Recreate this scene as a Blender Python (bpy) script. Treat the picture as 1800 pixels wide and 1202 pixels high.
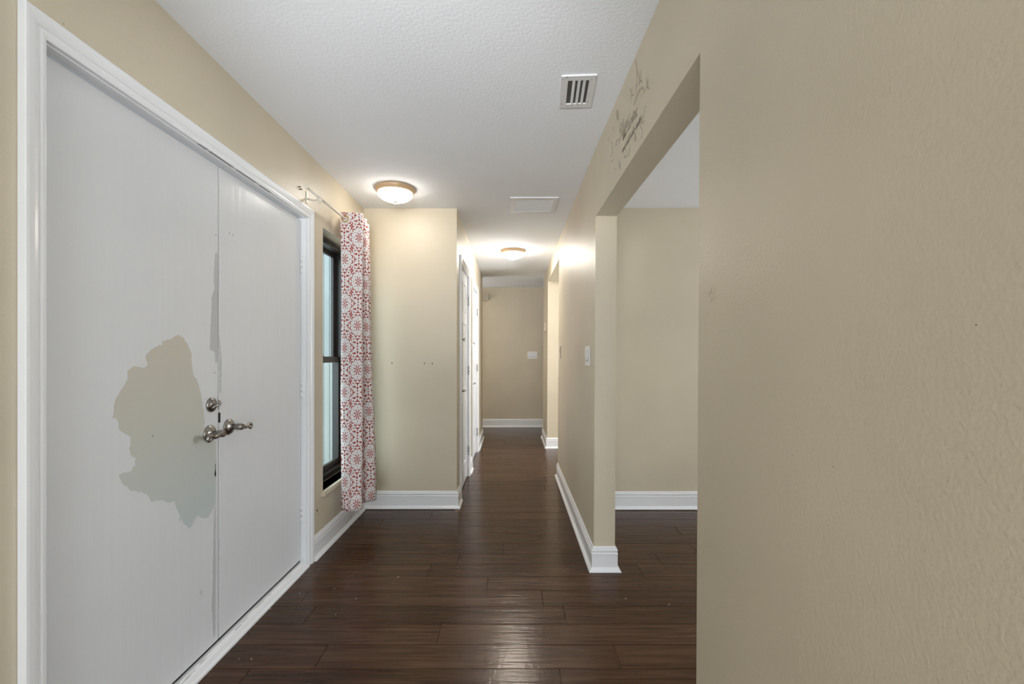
import bpy, bmesh, math, random
from mathutils import Vector, Matrix
from mathutils.geometry import delaunay_2d_cdt
random.seed(7)
for o in list(bpy.data.objects):
    bpy.data.objects.remove(o, do_unlink=True)
S = bpy.context.scene
COL = S.collection
# ------------------------------------------------------------------ camera, world, light
F = 810.0            # focal length in pixels of an 1800 px wide frame
EYE = 1.236          # camera height
CEIL = 2.44
cam_d = bpy.data.cameras.new('camera'); cam = bpy.data.objects.new('camera', cam_d); COL.objects.link(cam)
cam.location = (0, 0, EYE); cam.rotation_euler = (math.pi/2, 0, 0)
cam_d.sensor_fit = 'HORIZONTAL'; cam_d.sensor_width = 36; cam_d.lens = 36*F/1800
cam_d.shift_y = 25/1800; cam_d.clip_start = 0.02
S.camera = cam
S.view_settings.view_transform = 'Standard'; S.view_settings.look = 'None'
S.view_settings.exposure = 0.17; S.view_settings.gamma = 1.0
S.view_settings.use_curve_mapping = False
LAMP1, LAMP2, LAMP3 = 23.0, 104.0, 32.0
BACK_W, UP_W, BOUNCE_W, ROOM_W, KITCH_W, PASS_W = 36.0, 8.0, 190.0, 46.0, 120.0, 46.0

w = bpy.data.worlds.new('world'); S.world = w; w.use_nodes = True
bg = w.node_tree.nodes['Background']
bg.inputs['Color'].default_value = (0.84, 0.92, 1.0, 1); bg.inputs['Strength'].default_value = 5.5

def area(name, loc, size, rot, power, col=(1, 1, 1)):
    d = bpy.data.lights.new(name, 'AREA'); d.shape = 'RECTANGLE'; d.size, d.size_y = size
    d.energy = power; d.color = col
    o = bpy.data.objects.new(name, d); COL.objects.link(o); o.location = loc; o.rotation_euler = rot
    return o
# fill lights added out of view around the hall to even out its brightness
R90 = math.pi/2
area('fill_entry', (-0.35, -2.9, 0.75), (1.5, 1.0), (R90+math.radians(30), 0, 0), BACK_W, (0.90, 0.95, 1))  # unseen fill added behind the camera, tilted up
area('uplight_fill_entry', (-0.35, -1.1, 1.75), (0.5, 0.5), (math.pi, 0, 0), UP_W, (0.93, 0.965, 1))  # added upward fill behind the camera, no lamp stands there
fd = bpy.data.lights.new('ceiling_bounce_fill', 'SPOT'); fd.energy = BOUNCE_W; fd.spot_size = math.radians(54); fd.spot_blend = 1.0; fd.shadow_soft_size = 0.2; fd.color = (0.95, 0.975, 1)
fo = bpy.data.objects.new('ceiling_bounce_fill', fd); COL.objects.link(fo); fo.location = (-0.30, -0.35, 1.68)     # added fill spot, aimed up so the ceiling bounces its light
fo.rotation_euler = (Vector((-0.35, 2.35, CEIL)) - Vector(fo.location)).to_track_quat('-Z', 'Y').to_euler()
area('fill_side_room', (4.1, 1.9, 1.3), (1.8, 1.3), (R90+math.radians(20), 0, R90), ROOM_W, (0.92, 0.96, 1))  # unseen fill added to brighten the side room and doors
area('fill_kitchen', (3.4, 5.4, 1.2), (1.8, 1.2), (R90+math.radians(20), 0, R90), KITCH_W, (0.92, 0.96, 1))  # unseen fill added, reaches the hall through the kitchen opening
area('fill_passage', (-2.9, 7.5, 1.2), (0.9, 1.2), (R90+math.radians(58), 0, -R90), PASS_W, (0.92, 0.96, 1))  # unseen fill added to brighten the passage ceiling

# ------------------------------------------------------------------ helpers
def tag(o, label=None, cat=None, group=None, kind=None):
    if label: o['label'] = label
    if cat: o['category'] = cat
    if group: o['group'] = group
    if kind: o['kind'] = kind
    return o

def empty(name, loc=(0, 0, 0), rz=0.0):
    o = bpy.data.objects.new(name, None); COL.objects.link(o)
    o.location = loc; o.rotation_euler = (0, 0, rz); o.empty_display_size = 0.05
    return o

class MB:
    def __init__(s): s.bm = bmesh.new()
    def poly(s, pts):
        return s.bm.faces.new([s.bm.verts.new(p) for p in pts])
    def hexa(s, p):      # 8 points: bottom ring 0-3, top ring 4-7
        s.hexv(p); return s
    def hexv(s, p):
        v = [s.bm.verts.new(q) for q in p]
        for f in ((0, 3, 2, 1), (4, 5, 6, 7), (0, 1, 5, 4), (1, 2, 6, 5), (2, 3, 7, 6), (3, 0, 4, 7)):
            s.bm.faces.new([v[i] for i in f])
        return v
    def box(s, x0, x1, y0, y1, z0, z1, bev=0.0):
        v = s.hexv([(x0, y0, z0), (x1, y0, z0), (x1, y1, z0), (x0, y1, z0), (x0, y0, z1), (x1, y0, z1), (x1, y1, z1), (x0, y1, z1)])
        if bev > 0:
            es = list({e for q in v for e in q.link_edges})
            bmesh.ops.bevel(s.bm, geom=es, offset=bev, segments=2, profile=0.5, affect='EDGES')
        return s
    def tube(s, pts, r, n=12, caps=True):
        pts = [Vector(p) for p in pts]; rs = r if isinstance(r, (list, tuple)) else [r]*len(pts)
        rings = []; up = None
        for i, p in enumerate(pts):
            d = (pts[min(i+1, len(pts)-1)] - pts[max(i-1, 0)]).normalized()
            if up is None: up = Vector((0, 0, 1)) if abs(d.z) < 0.9 else Vector((1, 0, 0))
            a = d.cross(up).normalized(); b = a.cross(d).normalized(); up = b
            rings.append([s.bm.verts.new(p + (a*math.cos(2*math.pi*k/n) + b*math.sin(2*math.pi*k/n))*rs[i]) for k in range(n)])
        for i in range(len(rings)-1):
            for k in range(n):
                f = s.bm.faces.new([rings[i][k], rings[i][(k+1) % n], rings[i+1][(k+1) % n], rings[i+1][k]]); f.smooth = True
        if caps:
            s.bm.faces.new(rings[0][::-1]); s.bm.faces.new(rings[-1])
        return s
    def lathe(s, prof, c=(0, 0, 0), axis='z', n=32, smooth=True):
        # prof: (radius, height) pairs
        rings = []
        for r, h in prof:
            ring = []
            for k in range(n):
                a = 2*math.pi*k/n
                p = (r*math.cos(a), r*math.sin(a), h)
                if axis == 'x': p = (h, r*math.cos(a), r*math.sin(a))
                if axis == 'y': p = (r*math.cos(a), h, r*math.sin(a))
                ring.append(s.bm.verts.new((p[0]+c[0], p[1]+c[1], p[2]+c[2])))
            rings.append(ring)
        for i in range(len(rings)-1):
            for k in range(n):
                f = s.bm.faces.new([rings[i][k], rings[i][(k+1) % n], rings[i+1][(k+1) % n], rings[i+1][k]]); f.smooth = smooth
        for ring in (rings[0], rings[-1]):
            s.bm.faces.new(ring)
        return s
    def mesh(s, name):
        bmesh.ops.remove_doubles(s.bm, verts=s.bm.verts, dist=1e-6)
        bmesh.ops.recalc_face_normals(s.bm, faces=s.bm.faces)
        m = bpy.data.meshes.new(name); s.bm.to_mesh(m); s.bm.free(); return m
    def build(s, name, mat, parent=None, loc=None):
        m = s.mesh(name); m.materials.append(mat)
        o = bpy.data.objects.new(name, m); COL.objects.link(o)
        if parent: o.parent = parent
        if loc: o.location = loc
        return o

def struct(name, mb, mat, label, cat):
    return tag(mb.build(name, mat), label, cat, kind='structure')

def sweep(path, prof, mapf):
    """Moulding of constant profile along a 2D path with mitred corners: one MB per segment.
    prof: (offset to the left of the path, height)."""
    P = [Vector(p) for p in path]; n = len(P); out = []
    dirs = [(P[i+1]-P[i]).normalized() for i in range(n-1)]
    nor = [Vector((-d.y, d.x)) for d in dirs]
    def mit(i):
        if i == 0: return nor[0]
        if i == n-1: return nor[-1]
        m = nor[i-1] + nor[i]; return m / (m.dot(nor[i]))
    for i in range(n-1):
        mb = MB()
        A = [mb.bm.verts.new(mapf(*(P[i] + mit(i)*d), h)) for d, h in prof]
        B = [mb.bm.verts.new(mapf(*(P[i+1] + mit(i+1)*d), h)) for d, h in prof]
        k = len(prof)
        for j in range(k):
            mb.bm.faces.new([A[j], A[(j+1) % k], B[(j+1) % k], B[j]])
        mb.bm.faces.new(A); mb.bm.faces.new(B[::-1])
        out.append(mb)
    return out

# ------------------------------------------------------------------ materials
class E:             # shader arithmetic
    nt = None
    def __init__(s, sock): s.s = sock
    @staticmethod
    def m(op, a, b=None, c=None):
        n = E.nt.nodes.new('ShaderNodeMath'); n.operation = op
        for i, q in enumerate((a, b, c)):
            if q is None: continue
            if isinstance(q, E): E.nt.links.new(q.s, n.inputs[i])
            else: n.inputs[i].default_value = q
        return E(n.outputs[0])
    def __add__(s, o): return E.m('ADD', s, o)
    __radd__ = __add__
    def __sub__(s, o): return E.m('SUBTRACT', s, o)
    def __rsub__(s, o): return E.m('SUBTRACT', o, s)
    def __mul__(s, o): return E.m('MULTIPLY', s, o)
    __rmul__ = __mul__
    def __truediv__(s, o): return E.m('DIVIDE', s, o)
    def lt(s, o): return E.m('LESS_THAN', s, o)
    def gt(s, o): return E.m('GREATER_THAN', s, o)
    def abs(s): return E.m('ABSOLUTE', s)
def emax(a, b): return E.m('MAXIMUM', a, b)

def new_mat(name, col=(0.8, 0.8, 0.8), rough=0.5, metal=0.0, spec=0.5):
    m = bpy.data.materials.new(name); m.use_nodes = True
    b = m.node_tree.nodes['Principled BSDF']
    b.inputs['Base Color'].default_value = (*col, 1); b.inputs['Roughness'].default_value = rough
    b.inputs['Metallic'].default_value = metal; b.inputs['Specular IOR Level'].default_value = spec
    return m, m.node_tree, b
def N(nt, t, **kw):
    n = nt.nodes.new(t)
    for k, v in kw.items():
        if k in n.inputs: n.inputs[k].default_value = v
        else: setattr(n, k, v)
    return n
def coords(nt, scale=(1, 1, 1), out='Object'):
    t = nt.nodes.new('ShaderNodeTexCoord'); mp = nt.nodes.new('ShaderNodeMapping')
    mp.inputs['Scale'].default_value = scale; nt.links.new(t.outputs[out], mp.inputs['Vector']); return mp.outputs['Vector']
def ramp(nt, fac, stops):
    r = nt.nodes.new('ShaderNodeValToRGB'); nt.links.new(fac, r.inputs['Fac'])
    while len(r.color_ramp.elements) < len(stops): r.color_ramp.elements.new(0.5)
    for e, (p, c) in zip(r.color_ramp.elements, stops):
        e.position = p; e.color = (*c, 1) if len(c) == 3 else c
    return r.outputs['Color']

def wall_paint(name, col, rough=0.40, bump=0.36, scale=170, spec=0.5, var=0.05):
    m, nt, b = new_mat(name, col, rough, spec=spec)
    v = coords(nt)
    a = N(nt, 'ShaderNodeTexNoise', Scale=scale, Detail=2.0, Roughness=0.45); nt.links.new(v, a.inputs['Vector'])
    big = N(nt, 'ShaderNodeTexNoise', Scale=1.7, Detail=3.0); nt.links.new(v, big.inputs['Vector'])
    bp = N(nt, 'ShaderNodeBump', Strength=bump, Distance=0.0022); nt.links.new(a.outputs['Fac'], bp.inputs['Height'])
    nt.links.new(bp.outputs['Normal'], b.inputs['Normal'])
    lo = tuple(c*(1-var) for c in col); hi = tuple(c*(1+var) for c in col)
    nt.links.new(ramp(nt, big.outputs['Fac'], [(0.3, lo), (0.7, hi)]), b.inputs['Base Color'])
    return m
BEIGE = (0.580, 0.510, 0.385)
M = {}
M['wall'] = wall_paint('beige_orange_peel_paint', BEIGE)
M['wall_smooth'] = wall_paint('beige_rolled_paint', BEIGE, bump=0.3, rough=0.45)
M['beige_plastic'] = new_mat('beige_plastic', (0.50, 0.43, 0.33), 0.45)[0]
M['ceiling'] = wall_paint('ceiling_texture_paint', (0.845, 0.865, 0.895), rough=0.9, bump=0.55, scale=75, spec=0.1, var=0.015)
def white_paint(name, col, rough, brush=0.0):
    m, nt, b = new_mat(name, col, rough)
    v = coords(nt, (32, 32, 1.3))
    a = N(nt, 'ShaderNodeTexNoise', Scale=1.0, Detail=3.0); nt.links.new(v, a.inputs['Vector'])
    bp = N(nt, 'ShaderNodeBump', Strength=brush, Distance=0.003); nt.links.new(a.outputs['Fac'], bp.inputs['Height'])
    nt.links.new(bp.outputs['Normal'], b.inputs['Normal'])
    v2 = coords(nt, (1, 1, 1)); g = N(nt, 'ShaderNodeTexNoise', Scale=3.0, Detail=5.0); nt.links.new(v2, g.inputs['Vector'])
    nt.links.new(ramp(nt, g.outputs['Fac'], [(0.3, tuple(c*0.975 for c in col)), (0.65, col)]), b.inputs['Base Color'])
    return m
M['trim'] = white_paint('white_trim_gloss', (0.80, 0.805, 0.815), 0.22, 0.03)
M['door'] = white_paint('white_brushed_door_paint', (0.655, 0.66, 0.665), 0.27, 0.5)
M['paint_grey'] = new_mat('grey_primer', (0.47, 0.47, 0.47), 0.45)[0]
M['paint_dark'] = new_mat('dark_chipped_wood', (0.045, 0.04, 0.05), 0.7)[0]
M['caulk'] = new_mat('cracked_caulk_line', (0.40, 0.40, 0.40), 0.8)[0]
# older paint showing through the peeled patch; reflected light put into its colour, warm above, bluish below
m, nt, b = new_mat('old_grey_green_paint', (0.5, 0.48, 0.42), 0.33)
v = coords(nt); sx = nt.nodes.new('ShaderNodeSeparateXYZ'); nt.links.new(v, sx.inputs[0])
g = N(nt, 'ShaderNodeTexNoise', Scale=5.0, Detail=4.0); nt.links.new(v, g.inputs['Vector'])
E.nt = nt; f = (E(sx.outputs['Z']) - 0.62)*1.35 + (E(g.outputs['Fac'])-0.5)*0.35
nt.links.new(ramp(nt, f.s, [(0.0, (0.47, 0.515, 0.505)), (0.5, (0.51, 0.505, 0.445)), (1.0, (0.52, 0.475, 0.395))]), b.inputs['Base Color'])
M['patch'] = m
M['nickel'] = new_mat('brushed_nickel', (0.30, 0.28, 0.255), 0.28, 1.0)[0]
M['brass'] = new_mat('antique_brass', (0.62, 0.44, 0.20), 0.3, 1.0)[0]
M['hinge'] = new_mat('satin_steel_hinge', (0.36, 0.35, 0.34), 0.4, 1.0)[0]
M['black'] = new_mat('black_gap', (0.012, 0.012, 0.013), 0.7)[0]
M['bronze'] = new_mat('dark_bronze_aluminium', (0.022, 0.017, 0.015), 0.32)[0]
M['vent_white'] = new_mat('vent_enamel', (0.74, 0.74, 0.74), 0.5)[0]
M['duct'] = new_mat('duct_sheet_metal', (0.10, 0.10, 0.10), 0.6, 0.3)[0]
M['filter'] = new_mat('grille_grey', (0.60, 0.60, 0.60), 0.7)[0]
M['lamp_pan'] = new_mat('lamp_bronze_beige_pan', (0.52, 0.36, 0.21), 0.45, 0.1)[0]
M['finial'] = new_mat('lamp_finial', (0.75, 0.74, 0.72), 0.3, 0.6)[0]
M['decal'] = new_mat('taupe_vinyl', (0.40, 0.345, 0.26), 0.55)[0]
M['decal_text'] = new_mat('brown_vinyl_lettering', (0.19, 0.16, 0.12), 0.55)[0]
M['decal_script'] = new_mat('taupe_brown_vinyl_script', (0.33, 0.285, 0.215), 0.55)[0]
M['switch'] = new_mat('white_switch_plastic', (0.80, 0.80, 0.80), 0.3)[0]
M['switch_grey'] = new_mat('switch_slot_shadow_grey', (0.45, 0.45, 0.47), 0.4)[0]
M['siding'] = wall_paint('pale_blue_grey_board_paint', (0.25, 0.27, 0.27), rough=0.6, bump=0.2, scale=30, var=0.08)
M['concrete'] = wall_paint('porch_concrete', (0.42, 0.42, 0.40), rough=0.9, bump=0.4, scale=40, var=0.1)
M['cab'] = new_mat('kitchen_cabinet_brown', (0.16, 0.10, 0.065), 0.45)[0]
M['counter'] = new_mat('dark_counter', (0.03, 0.027, 0.02), 0.25)[0]
M['rod'] = new_mat('cream_rod_enamel', (0.66, 0.60, 0.50), 0.35)[0]
def lamp_glass(name, strength):
    m, nt, b = new_mat(name, (0.9, 0.88, 0.84), 0.35)
    b.inputs['Emission Color'].default_value = (1.0, 0.935, 0.85, 1); b.inputs['Emission Strength'].default_value = strength
    return m
# window glass: thin clear pane
m = bpy.data.materials.new('window_glass'); m.use_nodes = True; nt = m.node_tree; nt.nodes.clear()
o = nt.nodes.new('ShaderNodeOutputMaterial'); mx = nt.nodes.new('ShaderNodeMixShader')
tr = N(nt, 'ShaderNodeBsdfTransparent'); tr.inputs['Color'].default_value = (0.90, 0.96, 0.95, 1)
gl = N(nt, 'ShaderNodeBsdfGlossy', Roughness=0.02); fr = N(nt, 'ShaderNodeFresnel', IOR=1.45)
gg = nt.nodes.new('ShaderNodeNewGeometry'); E.nt = nt
ior = E(gg.outputs['Backfacing'])*(1/1.45-1.45) + 1.45; nt.links.new(ior.s, fr.inputs['IOR'])
nt.links.new(fr.outputs[0], mx.inputs[0]); nt.links.new(tr.outputs[0], mx.inputs[1]); nt.links.new(gl.outputs[0], mx.inputs[2]); nt.links.new(mx.outputs[0], o.inputs[0])
M['glass'] = m

# dark hand-scraped laminate planks, grain along X
def wood(name, per_object=True):
    m, nt, b = new_mat(name, (0.06, 0.035, 0.024), 0.3, spec=0.24)
    b.inputs['Specular Tint'].default_value = (1.0, 0.86, 0.72, 1)  # warm lamp light put into the tint of the reflections
    t = nt.nodes.new('ShaderNodeTexCoord')
    geo = nt.nodes.new('ShaderNodeNewGeometry'); oi = nt.nodes.new('ShaderNodeObjectInfo')
    off = N(nt, 'ShaderNodeVectorMath', operation='MULTIPLY_ADD')
    cx = nt.nodes.new('ShaderNodeCombineXYZ')
    for i in range(3): nt.links.new(oi.outputs['Random'], cx.inputs[i])
    nt.links.new(cx.outputs[0], off.inputs[0]); off.inputs[1].default_value = (17, 5, 3); nt.links.new(geo.outputs['Position'], off.inputs[2])
    def mapped(sc):
        mp = nt.nodes.new('ShaderNodeMapping'); mp.inputs['Scale'].default_value = sc
        nt.links.new(off.outputs[0], mp.inputs['Vector']); return mp.outputs[0]
    fine = N(nt, 'ShaderNodeTexNoise', Scale=1.0, Detail=6.0, Roughness=0.65, Distortion=0.6); nt.links.new(mapped((3.0, 60, 10)), fine.inputs['Vector'])
    broad = N(nt, 'ShaderNodeTexNoise', Scale=1.0, Detail=4.0, Distortion=1.2); nt.links.new(mapped((1.6, 11, 4)), broad.inputs['Vector'])
    wear = N(nt, 'ShaderNodeTexNoise', Scale=1.0, Detail=5.0); nt.links.new(mapped((2.5, 3.5, 1)), wear.inputs['Vector'])
    E.nt = nt
    f = E(fine.outputs['Fac'])*0.55 + E(broad.outputs['Fac'])*0.24 + E(oi.outputs['Random'])*0.07 + E(wear.outputs['Fac'])*0.18
    nt.links.new(ramp(nt, f.s, [(0.34, (0.018, 0.0078, 0.0042)), (0.5, (0.050, 0.0225, 0.0115)), (0.68, (0.104, 0.053, 0.030))]), b.inputs['Base Color'])
    r = E(wear.outputs['Fac'])*0.12 + E(fine.outputs['Fac'])*0.14 + 0.09
    nt.links.new(r.s, b.inputs['Roughness'])
    rip = N(nt, 'ShaderNodeTexNoise', Scale=1.0, Detail=3.0, Roughness=0.6); nt.links.new(mapped((2.2, 34, 1)), rip.inputs['Vector'])
    scr = N(nt, 'ShaderNodeTexNoise', Scale=1.0, Detail=2.0); nt.links.new(mapped((60, 22, 1)), scr.inputs['Vector'])
    h = E(rip.outputs['Fac']) + E(scr.outputs['Fac'])*0.22
    bp = N(nt, 'ShaderNodeBump', Strength=0.55, Distance=0.0035); nt.links.new(h.s, bp.inputs['Height'])
    nt.links.new(bp.outputs['Normal'], b.inputs['Normal'])
    return m
M['wood'] = wood('dark_scraped_laminate')

# printed medallion cotton
def curtain_cloth():
    m, nt, b = new_mat('white_cotton_red_medallion_print', (0.85, 0.83, 0.82), 0.8, spec=0.2)
    E.nt = nt
    uv = nt.nodes.new('ShaderNodeUVMap'); sp = nt.nodes.new('ShaderNodeSeparateXYZ'); nt.links.new(uv.outputs[0], sp.inputs[0])
    U, V = E(sp.outputs['X']), E(sp.outputs['Y'])
    PX, PY = 0.178, 0.300                                   # lattice period in metres, half-drop
    def cell(du, dv):
        x = (E.m('FRACT', U/PX + du) - 0.5)*(PX/0.078)
        y = (E.m('FRACT', V/PY + dv) - 0.5)*(PY/0.114)
        return x, y
    def medallion(x, y):
        r = E.m('SQRT', x*x + y*y); th = E.m('ARCTAN2', y, x)
        def sector(n, ph=0.0):                              # angle folded into one of n sectors
            return (E.m('FRACT', th*(n/(2*math.pi)) + ph) - 0.5)*(2*math.pi/n)
        def disc(a, c, R): return (a*a + c*c).lt(R*R)
        # heart of fine petals
        a8 = sector(8)*r
        k = disc(a8*1.9, r-0.25, 0.075)
        k = emax(k, r.lt(0.055))
        k = emax(k, disc(sector(8, 0.5)*r, r-0.40, 0.034))
        k = emax(k, disc(sector(16)*r*1.3, r-0.135, 0.034))
        # ring of crescents
        a10 = sector(12)*r
        k = emax(k, disc(a10, r-0.585, 0.118)*(1.0 - disc(a10, r-0.535, 0.088)))
        # outer leaves and dots
        a8b = sector(8, 0.5)*r
        leaf = (E.m('ABSOLUTE', r - 0.80 - a8b*a8b*-0.9) + a8b*a8b*0.62).lt(0.040)
        k = emax(k, leaf)
        k = emax(k, disc(a8b*2.4, r-0.87, 0.085))
        k = emax(k, disc(sector(8)*r, r-0.86, 0.050))
        # finials above and below, small crosses
        ya = y.abs()
        k = emax(k, (x.abs()/0.10 + (ya-1.06).abs()/0.085).lt(1.0))
        k = emax(k, ((x.abs()-0.22).abs()/0.10 + (ya-0.99).abs()/0.085).lt(1.0))
        k = emax(k, emax((x.abs()/0.035 + (ya-1.24).abs()/0.085).lt(1.0), (x.abs()/0.13 + (ya-1.22).abs()/0.03).lt(1.0)))
        return k
    k = emax(medallion(*cell(0.329, 0.857)), medallion(*cell(0.829, 0.357)))
    mix = nt.nodes.new('ShaderNodeMix'); mix.data_type = 'RGBA'
    nt.links.new(k.s, mix.inputs['Factor']); mix.inputs['A'].default_value = (0.86, 0.84, 0.83, 1); mix.inputs['B'].default_value = (0.43, 0.052, 0.034, 1)
    nt.links.new(mix.outputs['Result'], b.inputs['Base Color'])
    wv = N(nt, 'ShaderNodeTexNoise', Scale=900.0); nt.links.new(uv.outputs[0], wv.inputs['Vector'])
    bp = N(nt, 'ShaderNodeBump', Strength=0.1, Distance=0.001); nt.links.new(wv.outputs['Fac'], bp.inputs['Height']); nt.links.new(bp.outputs['Normal'], b.inputs['Normal'])
    tl = nt.nodes.new('ShaderNodeBsdfTranslucent'); nt.links.new(mix.outputs['Result'], tl.inputs['Color'])
    mx = nt.nodes.new('ShaderNodeMixShader'); mx.inputs[0].default_value = 0.22
    out = nt.nodes['Material Output']; nt.links.new(b.outputs[0], mx.inputs[1]); nt.links.new(tl.outputs[0], mx.inputs[2]); nt.links.new(mx.outputs[0], out.inputs['Surface'])
    return m
M['curtain'] = curtain_cloth()

# ------------------------------------------------------------------ room plan (metres; camera at the origin, looking along +Y)
XL = -1.208                      # face of the wall with the entry doors
YA = 3.755                       # wall across the end of the entry
XH = -0.450                      # left wall of the hallway
YE = 8.05                        # far end wall
YP0, YP1 = 7.00, YE              # cross passage
def XR(y, z): return 0.4785 + max(0.0, 2.66-y)*0.0125 + 0.006*(z-EYE)      # right wall, a little out of true
DY0, DY1, DZ = 1.19, 2.71, 2.045  # entry door opening
WY0, WY1, WZ0, WZ1 = 2.943, 3.62, 0.375, 2.057
PY = 2.66                        # face of the wall end between hallway and side room
JY = 1.228                       # near jamb of the wide opening
HZ = 2.045                       # underside of its header
KY0, KY1, KZ = 4.74, 6.20, 2.24  # kitchen opening
TH = 0.122

# ---- floor and its planks
fl = MB().box(-1.40, 4.3, -3.3, 8.2, -0.12, -0.0045)
fl.box(-3.1, -1.40, 6.9, 8.2, -0.12, -0.0045)
floor = struct('floor', fl, M['wood'], 'dark brown hand-scraped laminate floor running through the hallway', 'floor')
PW = 0.152
plank_meshes = {}
def plank_mesh(L):
    key = round(L, 3)
    if key not in plank_meshes:
        g = 0.0009; c = 0.0016
        mb = MB(); x0, x1, y0, y1 = g, L-g, g, PW-g
        mb.hexa([(x0, y0, -0.0045), (x1, y0, -0.0045), (x1, y1, -0.0045), (x0, y1, -0.0045), (x0, y0, -c), (x1, y0, -c), (x1, y1, -c), (x0, y1, -c)])
        mb.bm.faces.ensure_lookup_table()
        mb.bm.faces.remove(mb.bm.faces[1])
        mb.bm.verts.ensure_lookup_table(); R = [mb.bm.verts[i] for i in (4, 5, 6, 7)]
        T = [mb.bm.verts.new(p) for p in ((x0+c, y0+c, 0), (x1-c, y0+c, 0), (x1-c, y1-c, 0), (x0+c, y1-c, 0))]
        for i in range(4): mb.bm.faces.new([R[i], R[(i+1) % 4], T[(i+1) % 4], T[i]])
        mb.bm.faces.new(T)
        me = mb.mesh('plank'); me.materials.append(M['wood']); plank_meshes[key] = me
    return plank_meshes[key]
JOINT = {-1: 0.434, 0: -0.326, 1: 0.253, 2: 0.155, 3: -0.134}
rng = random.Random(3)
for k in range(-5, 40):
    y = 1.975 + k*PW
    if y + PW > 8.06: break
    if y < 3.62: xa, xb = -1.20, 2.35
    elif y < 6.98: xa, xb = -0.46, 0.62
    else: xa, xb = -0.95, 0.95
    j = JOINT.get(k, rng.uniform(-0.9, 0.9))
    L = 1.22
    x = j - L*math.ceil((j - xa)/L)
    while x < xb:
        p0, p1 = max(x, xa), min(x+L, xb)
        if p1-p0 > 0.03:
            p = bpy.data.objects.new('plank', plank_mesh(p1-p0)); COL.objects.link(p); p.parent = floor; p.location = (p0, y, 0)
        x += L

# ---- ceiling
c = MB().box(-1.40, 4.3, -3.3, 8.2, CEIL, CEIL+0.12)
c.box(-3.1, -1.40, 6.9, 8.2, CEIL, CEIL+0.12)
ceiling = struct('ceiling', c, M['ceiling'], 'white textured ceiling over the entry and hallway', 'ceiling')

# ---- walls
ZB = -0.01
def wall_with_holes(x0, x1, y0, y1, z1, holes):
    mb = MB(); ys = sorted({y0, y1, *[h[0] for h in holes], *[h[1] for h in holes]})
    for a, b2 in zip(ys[:-1], ys[1:]):
        hs = [h for h in holes if h[0] <= a+1e-6 and h[1] >= b2-1e-6]
        if not hs: mb.box(x0, x1, a, b2, ZB, z1); continue
        h = hs[0]
        if h[2] > ZB+0.01: mb.box(x0, x1, a, b2, ZB, h[2])
        if h[3] < z1-0.01: mb.box(x0, x1, a, b2, h[3], z1)
    return mb
wall_left = struct('wall_left', wall_with_holes(XL-0.16, XL, -3.2, YA+0.12, CEIL, [(DY0-0.02, DY1+0.02, ZB, DZ+0.02), (WY0, WY1, WZ0, WZ1)]),
       M['wall'], 'beige wall holding the white double entry doors and the narrow window', 'wall')
wall_alcove = struct('wall_alcove', MB().box(XL, XH, YA, YA+0.12, ZB, CEIL), M['wall_smooth'], 'beige alcove wall with screw holes, beside the curtain', 'wall')
D1, D2 = (4.02, 4.74), (5.13, 5.91)      # closet doors in the hallway
wall_hall_left = struct('wall_hall_left', wall_with_holes(XH-0.12, XH, YA+0.12, YP0, CEIL, [(D1[0]-.02, D1[1]+.02, ZB, DZ+.02), (D2[0]-.02, D2[1]+.02, ZB, DZ+.02)]),
       M['wall_smooth'], 'beige hallway wall with the two white panel doors', 'wall')
struct('wall_closet_back', MB().box(-1.2, -1.1, YA+0.12, YP0, ZB, CEIL).box(-1.1, XH-0.12, YP0-0.1, YP0, ZB, CEIL), M['wall_smooth'], 'wall behind the hallway closets', 'wall')
struct('wall_passage_left', MB().box(-3.1, -1.2, YP0-0.1, YP0, ZB, CEIL).box(-3.1, -3.0, YP0, YE, ZB, CEIL), M['wall_smooth'], 'beige wall closing the cross passage beyond the closets', 'wall')
wall_end = struct('wall_end', MB().box(-3.1, 3.1, YE, YE+0.12, ZB, CEIL), M['wall_smooth'], 'beige wall across the far end of the hallway', 'wall')
def rwall(mb, y0, y1, z0, z1, th=TH):
    mb.hexa([(XR(y0, z0), y0, z0), (XR(y0, z0)+th, y0, z0), (XR(y1, z0)+th, y1, z0), (XR(y1, z0), y1, z0),
             (XR(y0, z1), y0, z1), (XR(y0, z1)+th, y0, z1), (XR(y1, z1)+th, y1, z1), (XR(y1, z1), y1, z1)])
    return mb
mb = MB(); rwall(mb, -3.2, JY, ZB, CEIL); rwall(mb, JY, PY, HZ, CEIL)
wall_right = struct('wall_right', mb, M['wall'], 'near beige wall with orange peel texture and the header over the wide opening', 'wall')
mb = MB(); rwall(mb, PY, KY0, ZB, CEIL)
rwall(mb, KY0, KY1, KZ, CEIL, 0.145); rwall(mb, KY1, 7.05, ZB, CEIL, 0.145)
wall_hall_right = struct('wall_hall_right', mb, M['wall_smooth'], 'beige hallway wall between the wide opening and the kitchen opening', 'wall')
struct('wall_room_back', MB().box(0.59, 4.2, 3.74, 3.86, ZB, CEIL), M['wall_smooth'], 'beige back wall of the side room seen through the wide opening', 'wall')
struct('wall_room_right', wall_with_holes(4.2, 4.32, -1.2, 7.17, CEIL, [(1.0, 2.8, 0.8, 2.1)]), M['wall_smooth'], 'outer wall of the side room and kitchen', 'wall')
struct('wall_room_front', MB().box(0.66, 4.2, -1.3, -1.2, ZB, CEIL), M['wall_smooth'], 'front wall of the side room', 'wall')
struct('wall_kitchen_back', MB().box(0.625, 4.2, 7.05, 7.17, ZB, CEIL), M['wall_smooth'], 'kitchen wall beside the cross passage', 'wall')
struct('wall_passage_right', MB().box(3.0, 3.12, 7.17, YE, ZB, CEIL), M['wall_smooth'], 'wall closing the right end of the cross passage', 'wall')
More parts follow.
